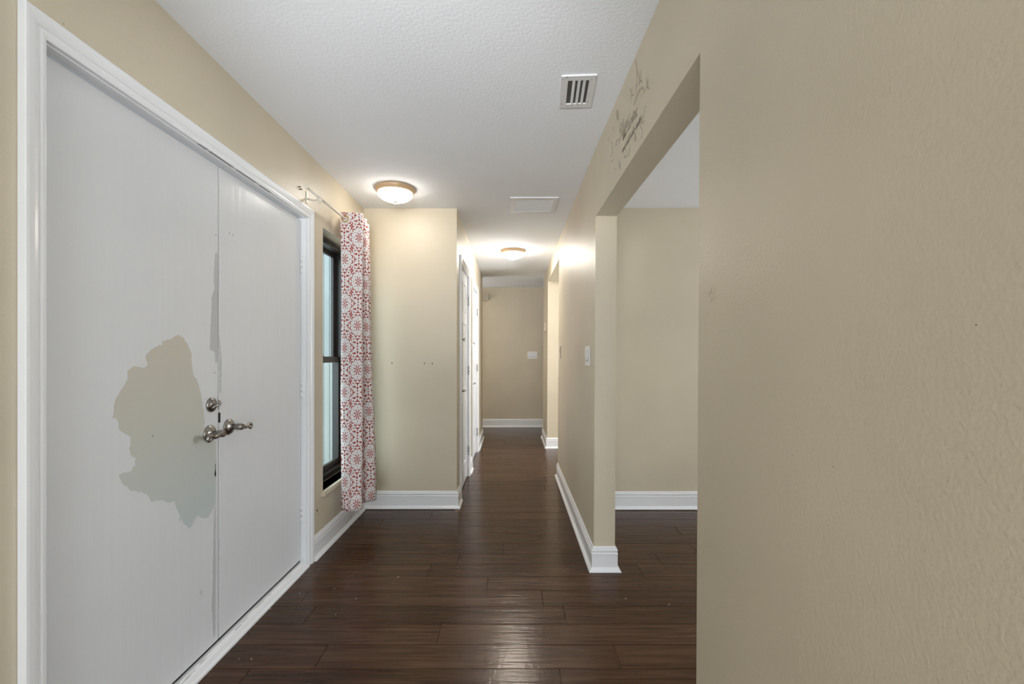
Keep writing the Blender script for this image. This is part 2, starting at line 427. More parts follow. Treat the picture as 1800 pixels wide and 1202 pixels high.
struct('wall_back', MB().box(XL-0.16, -1.15, -3.3, -3.2, ZB, CEIL).box(-1.15, 1.15, -3.3, -3.2, 2.3, CEIL).box(-1.15, 1.15, -3.3, -3.2, ZB, 0.3).box(1.15, 1.3, -3.3, -3.2, ZB, CEIL).box(0.55, 0.7, -3.2, -1.3, ZB, CEIL) if False else
       MB().box(XL-0.16, -1.15, -3.3, -3.2, ZB, CEIL).box(-1.15, 0.45, -3.3, -3.2, 2.3, CEIL).box(-1.15, 0.45, -3.3, -3.2, ZB, 0.3).box(0.45, 0.70, -3.3, -3.2, ZB, CEIL),
       M['wall_smooth'], 'wall with a wide window opening at the near end of the entry', 'wall')

# ---- baseboards
BB = [(0, 0), (0.031, 0), (0.031, 0.004), (0.026, 0.012), (0.016, 0.021), (0.0135, 0.026), (0.0135, 0.096), (0.0155, 0.098), (0.0155, 0.101),
      (0.012, 0.104), (0.012, 0.115), (0.0145, 0.118), (0.0145, 0.121), (0.010, 0.124), (0.0085, 0.134), (0.004, 0.140), (0, 0.140)]
def flat(x, y, z): return (x, y, z)
def baseboards(path, names):
    for mb, nm in zip(sweep(path, BB, flat), names):
        if nm: struct(nm[0], mb, M['trim'], nm[1], 'baseboard')
        else: mb.bm.free()
# walked so that the room lies on the left of the path
baseboards([(XH, 3.944), (XH, YA), (XL, YA), (XL, 2.776)][::-1][::-1] and [(XL, 2.776), (XL, YA), (XH, YA), (XH, 3.944)][::-1],
           [('baseboard_hall_left', 'short white baseboard between the alcove corner and the first closet door'),
            ('baseboard_alcove', 'white baseboard across the alcove wall under the curtain'),
            ('baseboard_left', 'white baseboard under the narrow window')])
baseboards([(XH, 5.058), (XH, 4.812)], [('baseboard_closet', 'short white baseboard between the two closet doors')])
baseboards([(-2.9, YP0), (XH, YP0), (XH, 5.985)], [('baseboard_passage', 'white baseboard in the cross passage'), ('baseboard_hall_end', 'white baseboard past the second closet door')])
baseboards([(3.0, YE), (-3.0, YE)], [('baseboard_end', 'white baseboard along the far end wall')])
xb = XR(PY, 0.07)
baseboards([(4.2, 3.74), (xb+TH, 3.74), (xb+TH, PY), (xb, PY), (xb, KY0), (xb+TH, KY0)],
           [('baseboard_room_back', 'white baseboard along the back wall of the side room'),
            ('baseboard_room_side', 'white baseboard on the side room face of the wall stub'),
            ('baseboard_wall_stub', 'white baseboard wrapping the end of the wall stub'),
            ('baseboard_right', 'long white baseboard along the right hallway wall'), None])
baseboards([(xb+0.145, KY1), (xb, KY1), (xb, 7.05), (xb+0.6, 7.05)],
           [('baseboard_kitchen_jamb', 'white baseboard on the far jamb of the kitchen opening'), ('baseboard_far_right', 'white baseboard past the kitchen opening'), ('baseboard_passage_right', 'white baseboard turning into the cross passage')])
baseboards([(XL, -3.2), (XL, 1.128)][::-1], [('baseboard_near_left', 'white baseboard before the entry doors')])
baseboards([(XR(-3.2, .07), -3.2), (XR(JY, .07), JY), (XR(JY, .07)+TH, JY)], [('baseboard_near_right', 'white baseboard on the near right wall'), ('baseboard_near_jamb', 'white baseboard on the near jamb of the wide opening')])

# ---- casings
CAS = [(0, 0), (0, 0.011), (0.006, 0.0135), (0.013, 0.0145), (0.017, 0.0125), (0.021, 0.0125), (0.026, 0.016), (0.036, 0.0185), (0.050, 0.0200), (0.057, 0.0195), (0.0595, 0.017), (0.0595, 0)]
def casing(n, y0, y1, ztop, xface, label):
    t = tag(empty('trim_%d' % n, (xface, (y0+y1)/2, 0)), label, 'door trim', kind='structure')
    def mp(y, z, h): return (h, y-(y0+y1)/2, z)
    # path runs up the far side, over, down the near side: outwards is on the left when walked the other way
    path = [(y0-0.005, 0.0), (y0-0.005, ztop+0.005), (y1+0.005, ztop+0.005), (y1+0.005, 0.0)]
    for mb, nm in zip(sweep(path, CAS, mp), ('side_casing', 'head_casing', 'side_casing')):
        mb.build(nm, M['trim'], t)
    return t
casing1 = casing(1, DY0, DY1, DZ, XL, 'white moulded casing around the double entry doors')
casing(2, D1[0], D1[1], DZ, XH, 'white casing around the first closet door')
casing(3, D2[0], D2[1], DZ, XH, 'white casing around the second closet door')
def jamb(parent, y0, y1, x0, x1, ztop, ox, oy):
    for a, b2 in ((y0-0.02, y0), (y1, y1+0.02)):
        MB().box(x0-ox, x1-ox, a-oy, b2-oy, 0, ztop+0.02).build('jamb', M['trim'], parent)
    MB().box(x0-ox, x1-ox, y0-oy, y1-oy, ztop, ztop+0.02).build('head_jamb', M['trim'], parent)
jamb(casing1, DY0, DY1, XL-0.16, XL-0.001, DZ, XL, (DY0+DY1)/2)
# cracked caulk along the head jamb
mb = MB(); rg = random.Random(5)
y = 1.30
while y < 2.2:
    L = rg.uniform(0.05, 0.16); mb.box(-0.0012, 0.0120, y-1.95, y+L-1.95, DZ+0.0046, DZ+0.0052) if rg.random() < 0.7 else None
    y += L*1.2
ck = mb.build('caulk_crack', M['caulk'], casing1); 

# ------------------------------------------------------------------ double entry doors
XD = -1.240; YS = 1.948                          # face of the leaves, meeting line
def on_door(px, py):                              # photo pixel -> (y, z) on the door face
    y = -XD*F/(900-px); return y, EYE + (626-py)*y/F
def paint_poly(name, pts, mat, parent, ox, oy, oz=0, x=XD, t=0.0005, rough=0, seed=1, ylim=None):
    """flat layer of paint with a ragged outline lying on a face x = const"""
    rg = random.Random(seed); P = [Vector(p) for p in pts]
    if rough:                                       # even steps first, so the raggedness stays small
        Q = []
        for i in range(len(P)):
            a, b2 = P[i], P[(i+1) % len(P)]; k = max(1, int((b2-a).length/0.022))
            Q += [a.lerp(b2, j/k) for j in range(k)]
        P = Q
    for it in range(rough):
        Q = []
        for i in range(len(P)):
            a, b2 = P[i], P[(i+1) % len(P)]; d = b2-a
            Q += [a, (a+b2)/2 + Vector((-d.y, d.x))*rg.uniform(-0.15, 0.15)]
        P = Q
    if ylim: P = [Vector((min(max(p.x, ylim[0]), ylim[1]), p.y)) for p in P]
    n = len(P)
    co, ed, fa, *_ = delaunay_2d_cdt(P, [], [list(range(n))], 1, 1e-7)
    mb = MB(); top = [mb.bm.verts.new((x+t-ox, p.x-oy, p.y-oz)) for p in co]
    for f in fa:
        ff = mb.bm.faces.new([top[i] for i in f]); ff.normal_update()
        if ff.normal.x < 0: ff.normal_flip()
    for e in [e for e in mb.bm.edges if len(e.link_faces) == 1]:
        a, b2 = e.verts
        a2, c2 = mb.bm.verts.new(a.co - Vector((t+0.0004, 0, 0))), mb.bm.verts.new(b2.co - Vector((t+0.0004, 0, 0)))
        mb.bm.faces.new([a, b2, c2, a2])
    return mb.build(name, mat, parent)

def leaf(n, y0, y1, label):
    t = tag(empty('door_%d' % n, (XD, (y0+y1)/2, 0)), label, 'door', kind='structure')
    w2 = (y1-y0)/2
    MB().box(-0.044, 0, -w2, w2, 0.042, DZ-0.009, 0.002).build('door_slab', M['door'], t)
    MB().box(-0.036, -0.006, -w2, w2, 0.012, 0.042).build('door_sweep', M['black'], t)
    return t
G = 0.0025
door1 = leaf(1, DY0+0.003, YS-G, 'white entry door leaf with a peeled grey paint patch and deadbolt')
door2 = leaf(2, YS+G, DY1-0.003, 'white entry door leaf hinged beside the window, with lever only')
o1y = door1.location.y; o2y = door2.location.y
# peeled patch outline, traced on the door face
ZP = [(405,145),(440,140),(490,115),(520,128),(540,160),(555,200),(560,250),(567,320),(590,350),(600,390),(612,430),(618,470),(625,520),(632,570),(622,596),(640,640),(668,660),(689,690),
      (689,1005),(665,1050),(650,1080),(620,1080),(600,1066),(585,1075),(570,1110),(548,1138),(530,1120),(510,1090),(490,1100),(500,1070),(480,1030),(475,995),(430,1000),(390,990),(350,998),(340,975),
      (310,955),(275,945),(230,930),(200,905),(178,855),(200,842),(245,835),(252,815),(265,800),(258,780),(270,768),(240,750),(230,720),(240,690),(240,655),(205,635),(185,625),(175,590),(165,560),
      (140,555),(150,500),(170,440),(200,390),(218,360),(225,300),(250,282),(320,285),(330,270),(318,225),(335,210),(370,180),(405,170)]
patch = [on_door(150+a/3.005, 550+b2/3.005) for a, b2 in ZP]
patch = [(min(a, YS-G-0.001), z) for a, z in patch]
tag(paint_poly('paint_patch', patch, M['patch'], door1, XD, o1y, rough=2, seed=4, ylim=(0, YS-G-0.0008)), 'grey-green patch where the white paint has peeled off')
# grey worn strips along the meeting edge (zoom factors 4 and 3.34 of the photo)
def strip(zp, ox, oy, k, par, parent_y, mat, nm='worn_strip', seed=1, side=-1):
    pts = [on_door(ox+a/k, oy+b2/k) for a, b2 in zp]
    pts = [((min(a, YS-G-0.0008) if side < 0 else max(a, YS+G+0.0008)), z) for a, z in pts]
    return paint_poly(nm, pts, mat, par, XD, parent_y, rough=1, seed=seed, ylim=(0, YS-G-0.0008) if side < 0 else (YS+G+0.0008, 9))
strip([(114,180),(132,182),(132,950),(114,950),(110,875),(76,860),(80,690),(92,480),(108,435),(104,350)], 350, 400, 4.0, door1, o1y, M['paint_grey'], seed=2)
strip([(88,370),(97,370),(97,560),(96,800),(94,1130),(82,1130),(78,1000),(74,950),(80,800),(82,660)], 350, 780, 3.34, door1, o1y, M['paint_grey'], seed=3)
strip([(6,850),(22,860),(14,890),(4,888)], 350, 780, 3.34, door1, o1y, M['paint_grey'], 'worn_spot', seed=8)
strip([(140,760),(148,830),(157,930),(154,1160),(140,1160)], 350, 400, 4.0, door2, o2y, M['paint_grey'], seed=5, side=1)
strip([(101,565),(114,568),(112,650),(101,735)], 350, 780, 3.34, door2, o2y, M['paint_grey'], seed=6, side=1)
strip([(92,120),(98,120),(98,200),(90,185),(93,150)], 350, 780, 3.34, door1, o1y, M['paint_dark'], 'chipped_edge', seed=7)
for (px, py, d, oy) in ((379.5, 412.5, door1, o1y), (403, 410, door2, o2y), (409, 412.5, door2, o2y), (377, 655, door1, o1y), (268, 766, door1, o1y)):
    y, z = on_door(px, py); MB().lathe([(0.0026, -0.0005), (0.0022, 0.0006)], (0, y-oy, z), 'x', 10).build('nail_hole', M['black'], d)

def rosette(parent, y, z, r=0.0355):
    return MB().lathe([(r, 0), (r, 0.004), (r-0.002, 0.007), (r-0.005, 0.0085), (r-0.006, 0.012), (r-0.011, 0.0155), (0.014, 0.017), (0.0125, 0.022)], (0, y, z), 'x', 40).build('rosette', M['nickel'], parent)
def lever(door, oy, y, z, s):
    h = empty('lever_handle'); h.parent = door; h.location = (0, y-oy, z)
    rosette(h, 0, 0)
    MB().lathe([(0.0125, 0.015), (0.0125, 0.030), (0.0145, 0.034), (0.0145, 0.060), (0.012, 0.064)], (0, 0, 0), 'x', 24).build('neck', M['nickel'], h)
    pts = []; rs = []
    wave = [(0.0, 0.0, 0.0125), (0.014, 0.001, 0.012), (0.030, -0.003, 0.0095), (0.048, -0.008, 0.0078), (0.066, -0.006, 0.007), (0.082, 0.001, 0.0066), (0.097, 0.004, 0.0062)]
    for a, c2, r in wave: pts.append((0.052, s*a*0.8, c2)); rs.append(r)
    for k in range(1, 11):                         # scrolled end
        th = math.pi/2 - k*math.radians(36); R = 0.0125*(1-k*0.05)
        pts.append((0.052, s*(0.097*0.8 + R*math.cos(th)), 0.004-0.0125 + R*math.sin(th))); rs.append(0.0060-0.00015*k)
    MB().tube(pts, rs, 14).build('lever_arm', M['nickel'], h)
ly, lz = on_door(369, 763); lever(door1, o1y, 1.886, 0.919, -1)
lever(door2, o2y, 2.014, 0.928, 1)
dbt = empty('deadbolt'); dbt.parent = door1; dbt.location = (0, 1.897-o1y, 1.036)
MB().lathe([(0.030, 0), (0.030, 0.004), (0.028, 0.009), (0.022, 0.011), (0.021, 0.013), (0.009, 0.014), (0.008, 0.018)], (0, 0, 0), 'x', 40).build('rosette', M['nickel'], dbt)
MB().tube([(0.020, -0.024, -0.012), (0.030, -0.010, -0.002), (0.031, 0.008, 0.005), (0.022, 0.024, 0.012)], [0.004, 0.0075, 0.0075, 0.004], 12).tube([(0.010, 0, 0), (0.026, 0, 0)], 0.0065, 12).build('thumb_turn', M['nickel'], dbt)
MB().box(-0.024, 0.001, YS-0.0045-o1y, YS+0.0002-o1y, 1.010, 1.052).build('bolt_plate', M['nickel'], door1)
MB().box(-0.030, 0.0008, YS-0.0020-o2y+0.001, YS+0.011-o2y, 0.955, 0.997).build('strike_gap', M['black'], door2)
for z in (1.773, 1.043, 0.310):
    hg = MB().box(-0.001, 0.025, DY1-0.0035-o2y, DY1-0.0005-o2y, z-0.052, z+0.052)
    for k in range(3):
        hg.tube([(0.0055, DY1-0.007-o2y, z-0.050+k*0.0345), (0.0055, DY1-0.007-o2y, z-0.050+k*0.0345+0.032)], 0.0062, 12)
    hg.build('hinge', M['trim'], door2)
# painted threshold
th = tag(empty('trim_4', (XL, (DY0+DY1)/2, 0)), 'white painted threshold under the entry doors, scuffed', 'threshold', kind='structure')
mb = MB(); pr = [(-0.10, -0.004), (0.020, -0.004), (0.020, 0.009), (0.012, 0.014), (-0.008, 0.019), (-0.025, 0.028), (-0.10, 0.030)]
yy0, yy1 = DY0-th.location.y, DY1-th.location.y
A = [mb.bm.verts.new((a, yy0, z)) for a, z in pr]; B = [mb.bm.verts.new((a, yy1, z)) for a, z in pr]
for i in range(len(pr)): mb.bm.faces.new([A[i], A[(i+1) % len(pr)], B[(i+1) % len(pr)], B[i]])
mb.bm.faces.new(A); mb.bm.faces.new(B); mb.build('sill_plate', M['trim'], th)
rg = random.Random(11)
for k in range(14):
    y = rg.uniform(1.65, 2.5); L = rg.uniform(0.02, 0.07); a = rg.uniform(-0.024, -0.016); zz = 0.0197 + (-0.008-a)*0.53
    MB().hexa([(a, y-th.location.y, zz-.002), (a+0.0022, y-th.location.y, zz-.0034), (a+0.0022, y+L-th.location.y, zz-.0034), (a, y+L-th.location.y, zz-.002),
               (a, y-th.location.y, zz), (a+0.0022, y+0.01-th.location.y, zz-.0011), (a+0.0022, y+L-0.01-th.location.y, zz-.0011), (a, y+L-th.location.y, zz)]).build('scuff', M['paint_grey'] if k % 5 else M['caulk'], th)

# ------------------------------------------------------------------ narrow window
win = tag(empty('window_1', (XL, (WY0+WY1)/2, WZ0)), 'narrow single-hung window with dark bronze frame beside the entry doors', 'window', kind='structure')
oy = win.location.y; w2 = (WY1-WY0)/2; H = WZ1-WZ0
X0, X1 = -0.190, -0.085                            # frame depth behind the wall face
fr = MB()
fr.box(X0, X1, -w2, -w2+0.035, 0, H); fr.box(X0, X1, w2-0.035, w2, 0, H)
fr.box(X0, X1, -w2+0.035, w2-0.035, 0, 0.04); fr.box(X0, X1, -w2+0.035, w2-0.035, H-0.04, H)
fr.box(X1-0.003, X1+0.010, -w2, w2, H-0.020, H-0.006); fr.box(X1-0.003, X1+0.006, w2-0.018, w2-0.008, 0, H)
fr.build('window_frame', M['bronze'], win)
ZM = 1.222-WZ0
def sash(nm, xa, xb2, z0, z1, st, rail_b, rail_t):
    s = MB(); y0, y1 = -w2+0.030, w2-0.030
    s.box(xa, xb2, y0, y0+st, z0, z1, 0.002); s.box(xa, xb2, y1-st, y1, z0, z1, 0.002)
    s.box(xa, xb2, y0+st, y1-st, z0, z0+rail_b, 0.002); s.box(xa, xb2, y0+st, y1-st, z1-rail_t, z1, 0.002)
    so = s.build(nm, M['bronze'], win)
    MB().box((xa+xb2)/2-0.002, (xa+xb2)/2+0.002, y0+st-0.004, y1-st+0.004, z0+rail_b-0.004, z1-rail_t+0.004).build('pane', M['glass'], so)
    return so
sash('upper_sash', -0.182, -0.160, ZM-0.03, H-0.035, 0.060, 0.03, 0.030)
ls = sash('lower_sash', -0.150, -0.128, 0.035, ZM+0.012, 0.040, 0.045, 0.045)
MB().box(-0.148, -0.122, -0.10, -0.02, ZM+0.010, ZM+0.020, 0.003).tube([(-0.135, -0.06, ZM+0.018), (-0.135, -0.06, ZM+0.030)], 0.010, 12).build('sash_lock', M['bronze'], ls)
MB().box(-0.085, 0.022, -w2-0.03, w2+0.03, -0.030, 0.002, 0.004).box(-0.085, 0.0, -w2, w2, -0.030, 0.002).build('window_sill', M['wall_smooth'], win)
# outside: board wall of the porch and a concrete slab
pw = tag(empty('wall_porch', (-1.38, 4.7, -0.1)), 'pale blue-grey board wall outside the narrow window', 'wall', kind='structure')
MB().box(-2.4, 0, 0.03, 0.12, 0, 3.0).build('backing', M['siding'], pw)
rg = random.Random(2); board_me = MB().box(0.002, 0.058, 0, 0.03, 0, 3.0, 0.004).mesh('board'); board_me.materials.append(M['siding'])
for k in range(39):
    b2 = bpy.data.objects.new('board', board_me); COL.objects.link(b2); b2.parent = pw; b2.location = (-0.06*(k+1), rg.uniform(-0.006, 0), 0)
struct('ground', MB().box(-9, -1.37, -6, 6.8, -0.25, -0.1), M['concrete'], 'concrete porch slab outside the narrow window', 'ground')

# ------------------------------------------------------------------ curtain rod and curtain
rod = tag(empty('curtain_rod', (-1.13, 2.71, 2.165)), 'thin cream curtain rod on the wall beside the entry doors', 'curtain rod')
MB().tube([(0, -0.17, 0), (0, 0.92, 0.004)], 0.0075, 12).build('rod', M['rod'], rod)
MB().lathe([(0.011, -0.012), (0.012, 0.0), (0.009, 0.006)], (0, -0.17, 0), 'y', 16).build('end_cap', M['rod'], rod)
MB().box(-0.078, -0.073, -0.010, 0.010, -0.030, 0.040, 0.002).build('wall_plate', M['rod'], rod)
MB().tube([(-0.075, 0, -0.004), (-0.04, 0, -0.012), (-0.008, 0, -0.011)], 0.0055, 10).lathe([(0.003, -0.034), (0.008, -0.024), (0.017, -0.010), (0.018, -0.004), (0.015, -0.004)], (0, 0, 0), 'z', 20).build('bracket', M['rod'], rod)
for (a, c2) in ((-0.10, 0.030), (-0.085, 0.022)):
    MB().lathe([(0.0032, 0), (0.0032, 0.012)], (-0.078, a, c2), 'x', 10).build('screw', M['black'], rod)

cur = tag(empty('curtain', (-1.13, 3.2, 0.2)), 'white curtain printed with red and orange medallions, gathered at the window', 'curtain')
top = [(-1.160, 3.118), (-1.130, 3.120), (-1.060, 3.135), (-1.022, 3.150), (-1.040, 3.185), (-1.130, 3.205), (-1.185, 3.225), (-1.165, 3.250), (-1.080, 3.262), (-1.035, 3.280), (-1.060, 3.310), (-1.140, 3.330),
       (-1.185, 3.352), (-1.160, 3.375), (-1.090, 3.395), (-1.062, 3.420), (-1.090, 3.450), (-1.150, 3.465), (-1.185, 3.490)]
bot = [(-1.150, 3.110), (-1.115, 3.085), (-1.060, 3.080), (-1.020, 3.105), (-1.030, 3.160), (-1.080, 3.190), (-1.120, 3.215), (-1.100, 3.245), (-1.030, 3.262), (-0.985, 3.300), (-0.990, 3.345), (-1.060, 3.375),
       (-1.120, 3.390), (-1.110, 3.420), (-1.050, 3.440), (-1.020, 3.470), (-1.050, 3.500), (-1.110, 3.510), (-1.150, 3.525)]
def smooth_curve(P, n):
    P = [Vector(p) for p in P]; out = []
    for i in range(n+1):
        t = i/n*(len(P)-1); k = min(int(t), len(P)-2); u = t-k
        p0, p1, p2, p3 = P[max(k-1, 0)], P[k], P[k+1], P[min(k+2, len(P)-1)]
        out.append(0.5*((2*p1) + (p2-p0)*u + (2*p0-5*p1+4*p2-p3)*u*u + (3*p1-p0-3*p2+p3)*u**3))
    return out
NU, NV = 150, 60
T, Bc = smooth_curve(top, NU), smooth_curve(bot, NU)
bm = bmesh.new(); uvl = bm.loops.layers.uv.new('UVMap'); ZT, ZBm = 2.212, 0.200
arc = [0.0]
for i in range(NU): arc.append(arc[-1] + ((T[i+1]-T[i]).length + (Bc[i+1]-Bc[i]).length)/2)
grid = []
for j in range(NV+1):
    v = j/NV; row = []
    for i in range(NU+1):
        q = T[i].lerp(Bc[i], v**1.15)
        q = q + Vector((0.004*math.sin(7*v+i*0.11), 0.004*math.sin(5*v+i*0.07)))*math.sin(math.pi*v)
        row.append(bm.verts.new((q.x+1.13, q.y-3.2, ZT + (ZBm-ZT)*v - 0.2)))
    grid.append(row)
for j in range(NV):
    for i in range(NU):
        f = bm.faces.new([grid[j][i], grid[j][i+1], grid[j+1][i+1], grid[j+1][i]]); f.smooth = True
        for lp, (a, c2) in zip(f.loops, ((i, j), (i+1, j), (i+1, j+1), (i, j+1))):
            lp[uvl].uv = (arc[a], (NV-c2)/NV*(ZT-ZBm))
me = bpy.data.meshes.new('cloth'); bm.to_mesh(me); bm.free(); me.materials.append(M['curtain'])
cl = bpy.data.objects.new('cloth', me); COL.objects.link(cl); cl.parent = cur
sd = cl.modifiers.new('thickness', 'SOLIDIFY'); sd.thickness = 0.0012; sd.offset = 0
for y in (3.118, 3.205, 3.262, 3.328, 3.395, 3.458):
    R, r = 0.021, 0.0048; mb = MB(); n1, n2 = 28, 10
    ring = [[mb.bm.verts.new(((R+r*math.cos(b3))*math.cos(a), r*1.2*math.sin(b3), (R+r*math.cos(b3))*math.sin(a))) for b3 in [2*math.pi*q/n2 for q in range(n2)]] for a in [2*math.pi*p/n1 for p in range(n1)]]
    for p in range(n1):
        for q in range(n2):
            mb.bm.faces.new([ring[p][q], ring[(p+1) % n1][q], ring[(p+1) % n1][(q+1) % n2], ring[p][(q+1) % n2]]).smooth = True
    mb.build('grommet', M['brass'], cur, (0.0, y-3.2, 2.166-0.2))

# ------------------------------------------------------------------ ceiling lamps
def ceiling_lamp(x, y, strength, label):
    t = tag(empty('ceiling_lamp', (x, y, CEIL)), label, 'ceiling lamp', 'flush ceiling lamps')
    MB().lathe([(0.136, 0), (0.140, -0.003), (0.1405, -0.009), (0.138, -0.018), (0.1335, -0.027), (0.127, -0.034), (0.120, -0.037), (0.112, -0.034)], (0, 0, 0), 'z', 56).build('lamp_pan', M['lamp_pan'], t)
    prof = [(0.121, -0.036)] + [(0.121*math.cos(a), -0.040-0.056*math.sin(a)) for a in [math.radians(k) for k in (5, 15, 25, 35, 45, 55, 65, 75, 83)]] + [(0.010, -0.0962)]
    g = MB().lathe(prof, (0, 0, 0), 'z', 56).build('glass_dome', lamp_glass('lamp_glass', strength), t)
    MB().lathe([(0.020, -0.0935), (0.019, -0.099), (0.010, -0.104), (0.007, -0.110), (0.009, -0.114), (0.003, -0.120)], (0, 0, 0), 'z', 20).build('finial', M['finial'], t)
    return t
ceiling_lamp(-0.837, 3.306, LAMP1, 'flush dome ceiling lamp in front of the alcove wall, beside the curtain')
ceiling_lamp(0.013, 5.245, LAMP2, 'dome ceiling lamp down the hallway near the kitchen opening')
l3 = ceiling_lamp(-1.6, 7.5, LAMP3, 'dome ceiling lamp in the cross passage, round the corner')

# ------------------------------------------------------------------ ceiling vents
v1 = tag(empty('air_vent', (0.296, 2.095, CEIL), math.radians(-3.7)), 'small white supply vent with dark slots, paint chipped', 'vent')
W2, D2v, iw, idp = 0.0755, 0.126, 0.046, 0.094
mb = MB()
for (x0, x1, y0, y1) in ((-W2, -iw, -D2v, D2v), (iw, W2, -D2v, D2v), (-iw, iw, -D2v, -idp), (-iw, iw, idp, D2v)): mb.box(x0, x1, y0, y1, -0.007, 0.0)
mb.build('vent_frame', M['vent_white'], v1)
MB().box(-iw, iw, -idp, idp, -0.0012, -0.0004).build('duct', M['duct'], v1)
for k, xx in enumerate((-0.020, 0.003, 0.026)):
    mb = MB()
    mb.hexa([(xx-0.006, -idp, -0.0012), (xx-0.004, -idp, -0.0012), (xx-0.004, idp, -0.0012), (xx-0.006, idp, -0.0012),
             (xx+0.002, -idp, -0.0085), (xx+0.006, -idp, -0.0085), (xx+0.006, idp, -0.0085), (xx+0.002, idp, -0.0085)])
    mb.build('louver', M['vent_white'], v1)
rg = random.Random(9)
for k in range(16):
    s = rg.choice((-1, 1)); px_, py_ = (s*rg.uniform(iw+0.004, W2-0.002), rg.uniform(-D2v, D2v)) if rg.random() < 0.6 else (rg.uniform(-W2, W2), s*rg.uniform(idp+0.004, D2v-0.003))
    MB().lathe([(rg.uniform(0.0012, 0.0032), -0.0074), (0.001, -0.0068)], (px_, py_, 0), 'z', 7).build('paint_chip', M['duct'], v1)
v2 = tag(empty('return_grille', (0.170, 3.665, CEIL)), 'square white return air grille flush in the hallway ceiling', 'vent')
mb = MB(); a, i2 = 0.185, 0.148
for (x0, x1, y0, y1) in ((-a, -i2, -a, a), (i2, a, -a, a), (-i2, i2, -a, -i2), (-i2, i2, i2, a)): mb.box(x0, x1, y0, y1, -0.010, 0.0, 0.002)
mb.build('grille_frame', M['vent_white'], v2)
MB().box(-i2, i2, -i2, i2, -0.0012, -0.0004).build('filter', M['filter'], v2)
sl = MB()
for k in range(22):
    y = -i2 + (k+0.5)*(2*i2/22)
    sl.hexa([(-i2, y-0.005, -0.0015), (i2, y-0.005, -0.0015), (i2, y-0.004, -0.0015), (-i2, y-0.004, -0.0015), (-i2, y+0.003, -0.008), (i2, y+0.003, -0.008), (i2, y+0.004, -0.008), (-i2, y+0.004, -0.008)])
tag(sl.build('louver_bank', M['vent_white'], v2), kind='stuff')

# ------------------------------------------------------------------ closet doors in the hallway
def panel_door(n, y0, y1, label, label_handle):
    t = tag(empty('door_%d' % n, (XH-0.012, (y0+y1)/2, 0)), label, 'door', kind='structure')
    w2 = (y1-y0)/2-0.003; Ht = DZ-0.004
    MB().box(-0.035, -0.008, -w2, w2, 0.012, Ht).build('door_slab', M['trim'], t)
    st = 0.105; mid = 0.05; rails = [(0.012, 0.20), (0.79, 0.93), (1.55, 1.66), (Ht-0.11, Ht)]
    f = MB()
    f.box(-0.008, 0, -w2, -w2+st, 0.012, Ht); f.box(-0.008, 0, w2-st, w2, 0.012, Ht); f.box(-0.008, 0, -mid, mid, 0.012, Ht)
    for z0, z1 in rails:
        f.box(-0.008, 0, -w2+st, -mid, z0, z1); f.box(-0.008, 0, mid, w2-st, z0, z1)
    f.build('stile_frame', M['trim'], t)
    for (a, b2) in ((-w2+st, -mid), (mid, w2-st)):
        for (z0, z1) in ((rails[0][1], rails[1][0]), (rails[1][1], rails[2][0]), (rails[2][1], rails[3][0])):
            q = 0.012; e = 0.028
            MB().hexa([(-0.008, a+q, z0+q), (-0.008, b2-q, z0+q), (-0.008, b2-q, z1-q), (-0.008, a+q, z1-q),
                       (-0.001, a+q+e, z0+q+e), (-0.001, b2-q-e, z0+q+e), (-0.001, b2-q-e, z1-q-e), (-0.001, a+q+e, z1-q-e)]).build('panel', M['trim'], t)
    h = empty('lever_handle'); h.parent = t; h.location = (0, -w2+0.065, 0.93)
    MB().lathe([(0.030, 0), (0.030, 0.006), (0.022, 0.011), (0.011, 0.013), (0.011, 0.045)], (0, 0, 0), 'x', 24).build('rosette', M['hinge'], h)
    MB().tube([(0.045, -0.012, 0), (0.047, 0.02, 0.002), (0.045, 0.06, 0.0), (0.040, 0.10, -0.006)], [0.009, 0.009, 0.0075, 0.006], 12).build('lever_arm', M['hinge'], h)
    k = empty('hook_latch'); k.parent = t; k.location = (0, -w2+0.05, 1.385)
    MB().box(0, 0.004, -0.018, 0.018, -0.03, 0.03, 0.001).build('latch_plate', M['hinge'], k)
    MB().tube([(0.004, 0, 0.0), (0.03, 0, 0.0), (0.045, 0.01, 0.012)], 0.006, 10).tube([(0.03, 0, 0), (0.045, -0.012, -0.014)], 0.005, 10).build('latch_hook', M['hinge'], k)
    for z in (1.80, 1.09, 0.27):
        hg = MB().box(0.012, 0.0165, w2+0.0005, w2+0.0255, z-0.048, z+0.048)
        for q in range(3): hg.tube([(0.017, w2+0.004, z-0.046+q*0.032), (0.017, w2+0.004, z-0.046+q*0.032+0.029)], 0.0075, 12)
        hg.build('hinge', M['hinge'], t)
    jm = empty('door_jamb'); jm.parent = t
    for (a, b2) in ((-w2-0.023, -w2-0.003), (w2+0.003, w2+0.023)): MB().box(-0.108, 0.0115, a, b2, 0, DZ+0.02).build('jamb_side', M['trim'], jm)
    MB().box(-0.108, 0.0115, -w2-0.003, w2+0.003, DZ, DZ+0.02).build('jamb_head', M['trim'], jm)
    return t
panel_door(3, D1[0], D1[1], 'white six-panel closet door nearest the alcove corner', 'lever')
panel_door(4, D2[0], D2[1], 'white six-panel closet door farther down the hallway', 'lever')

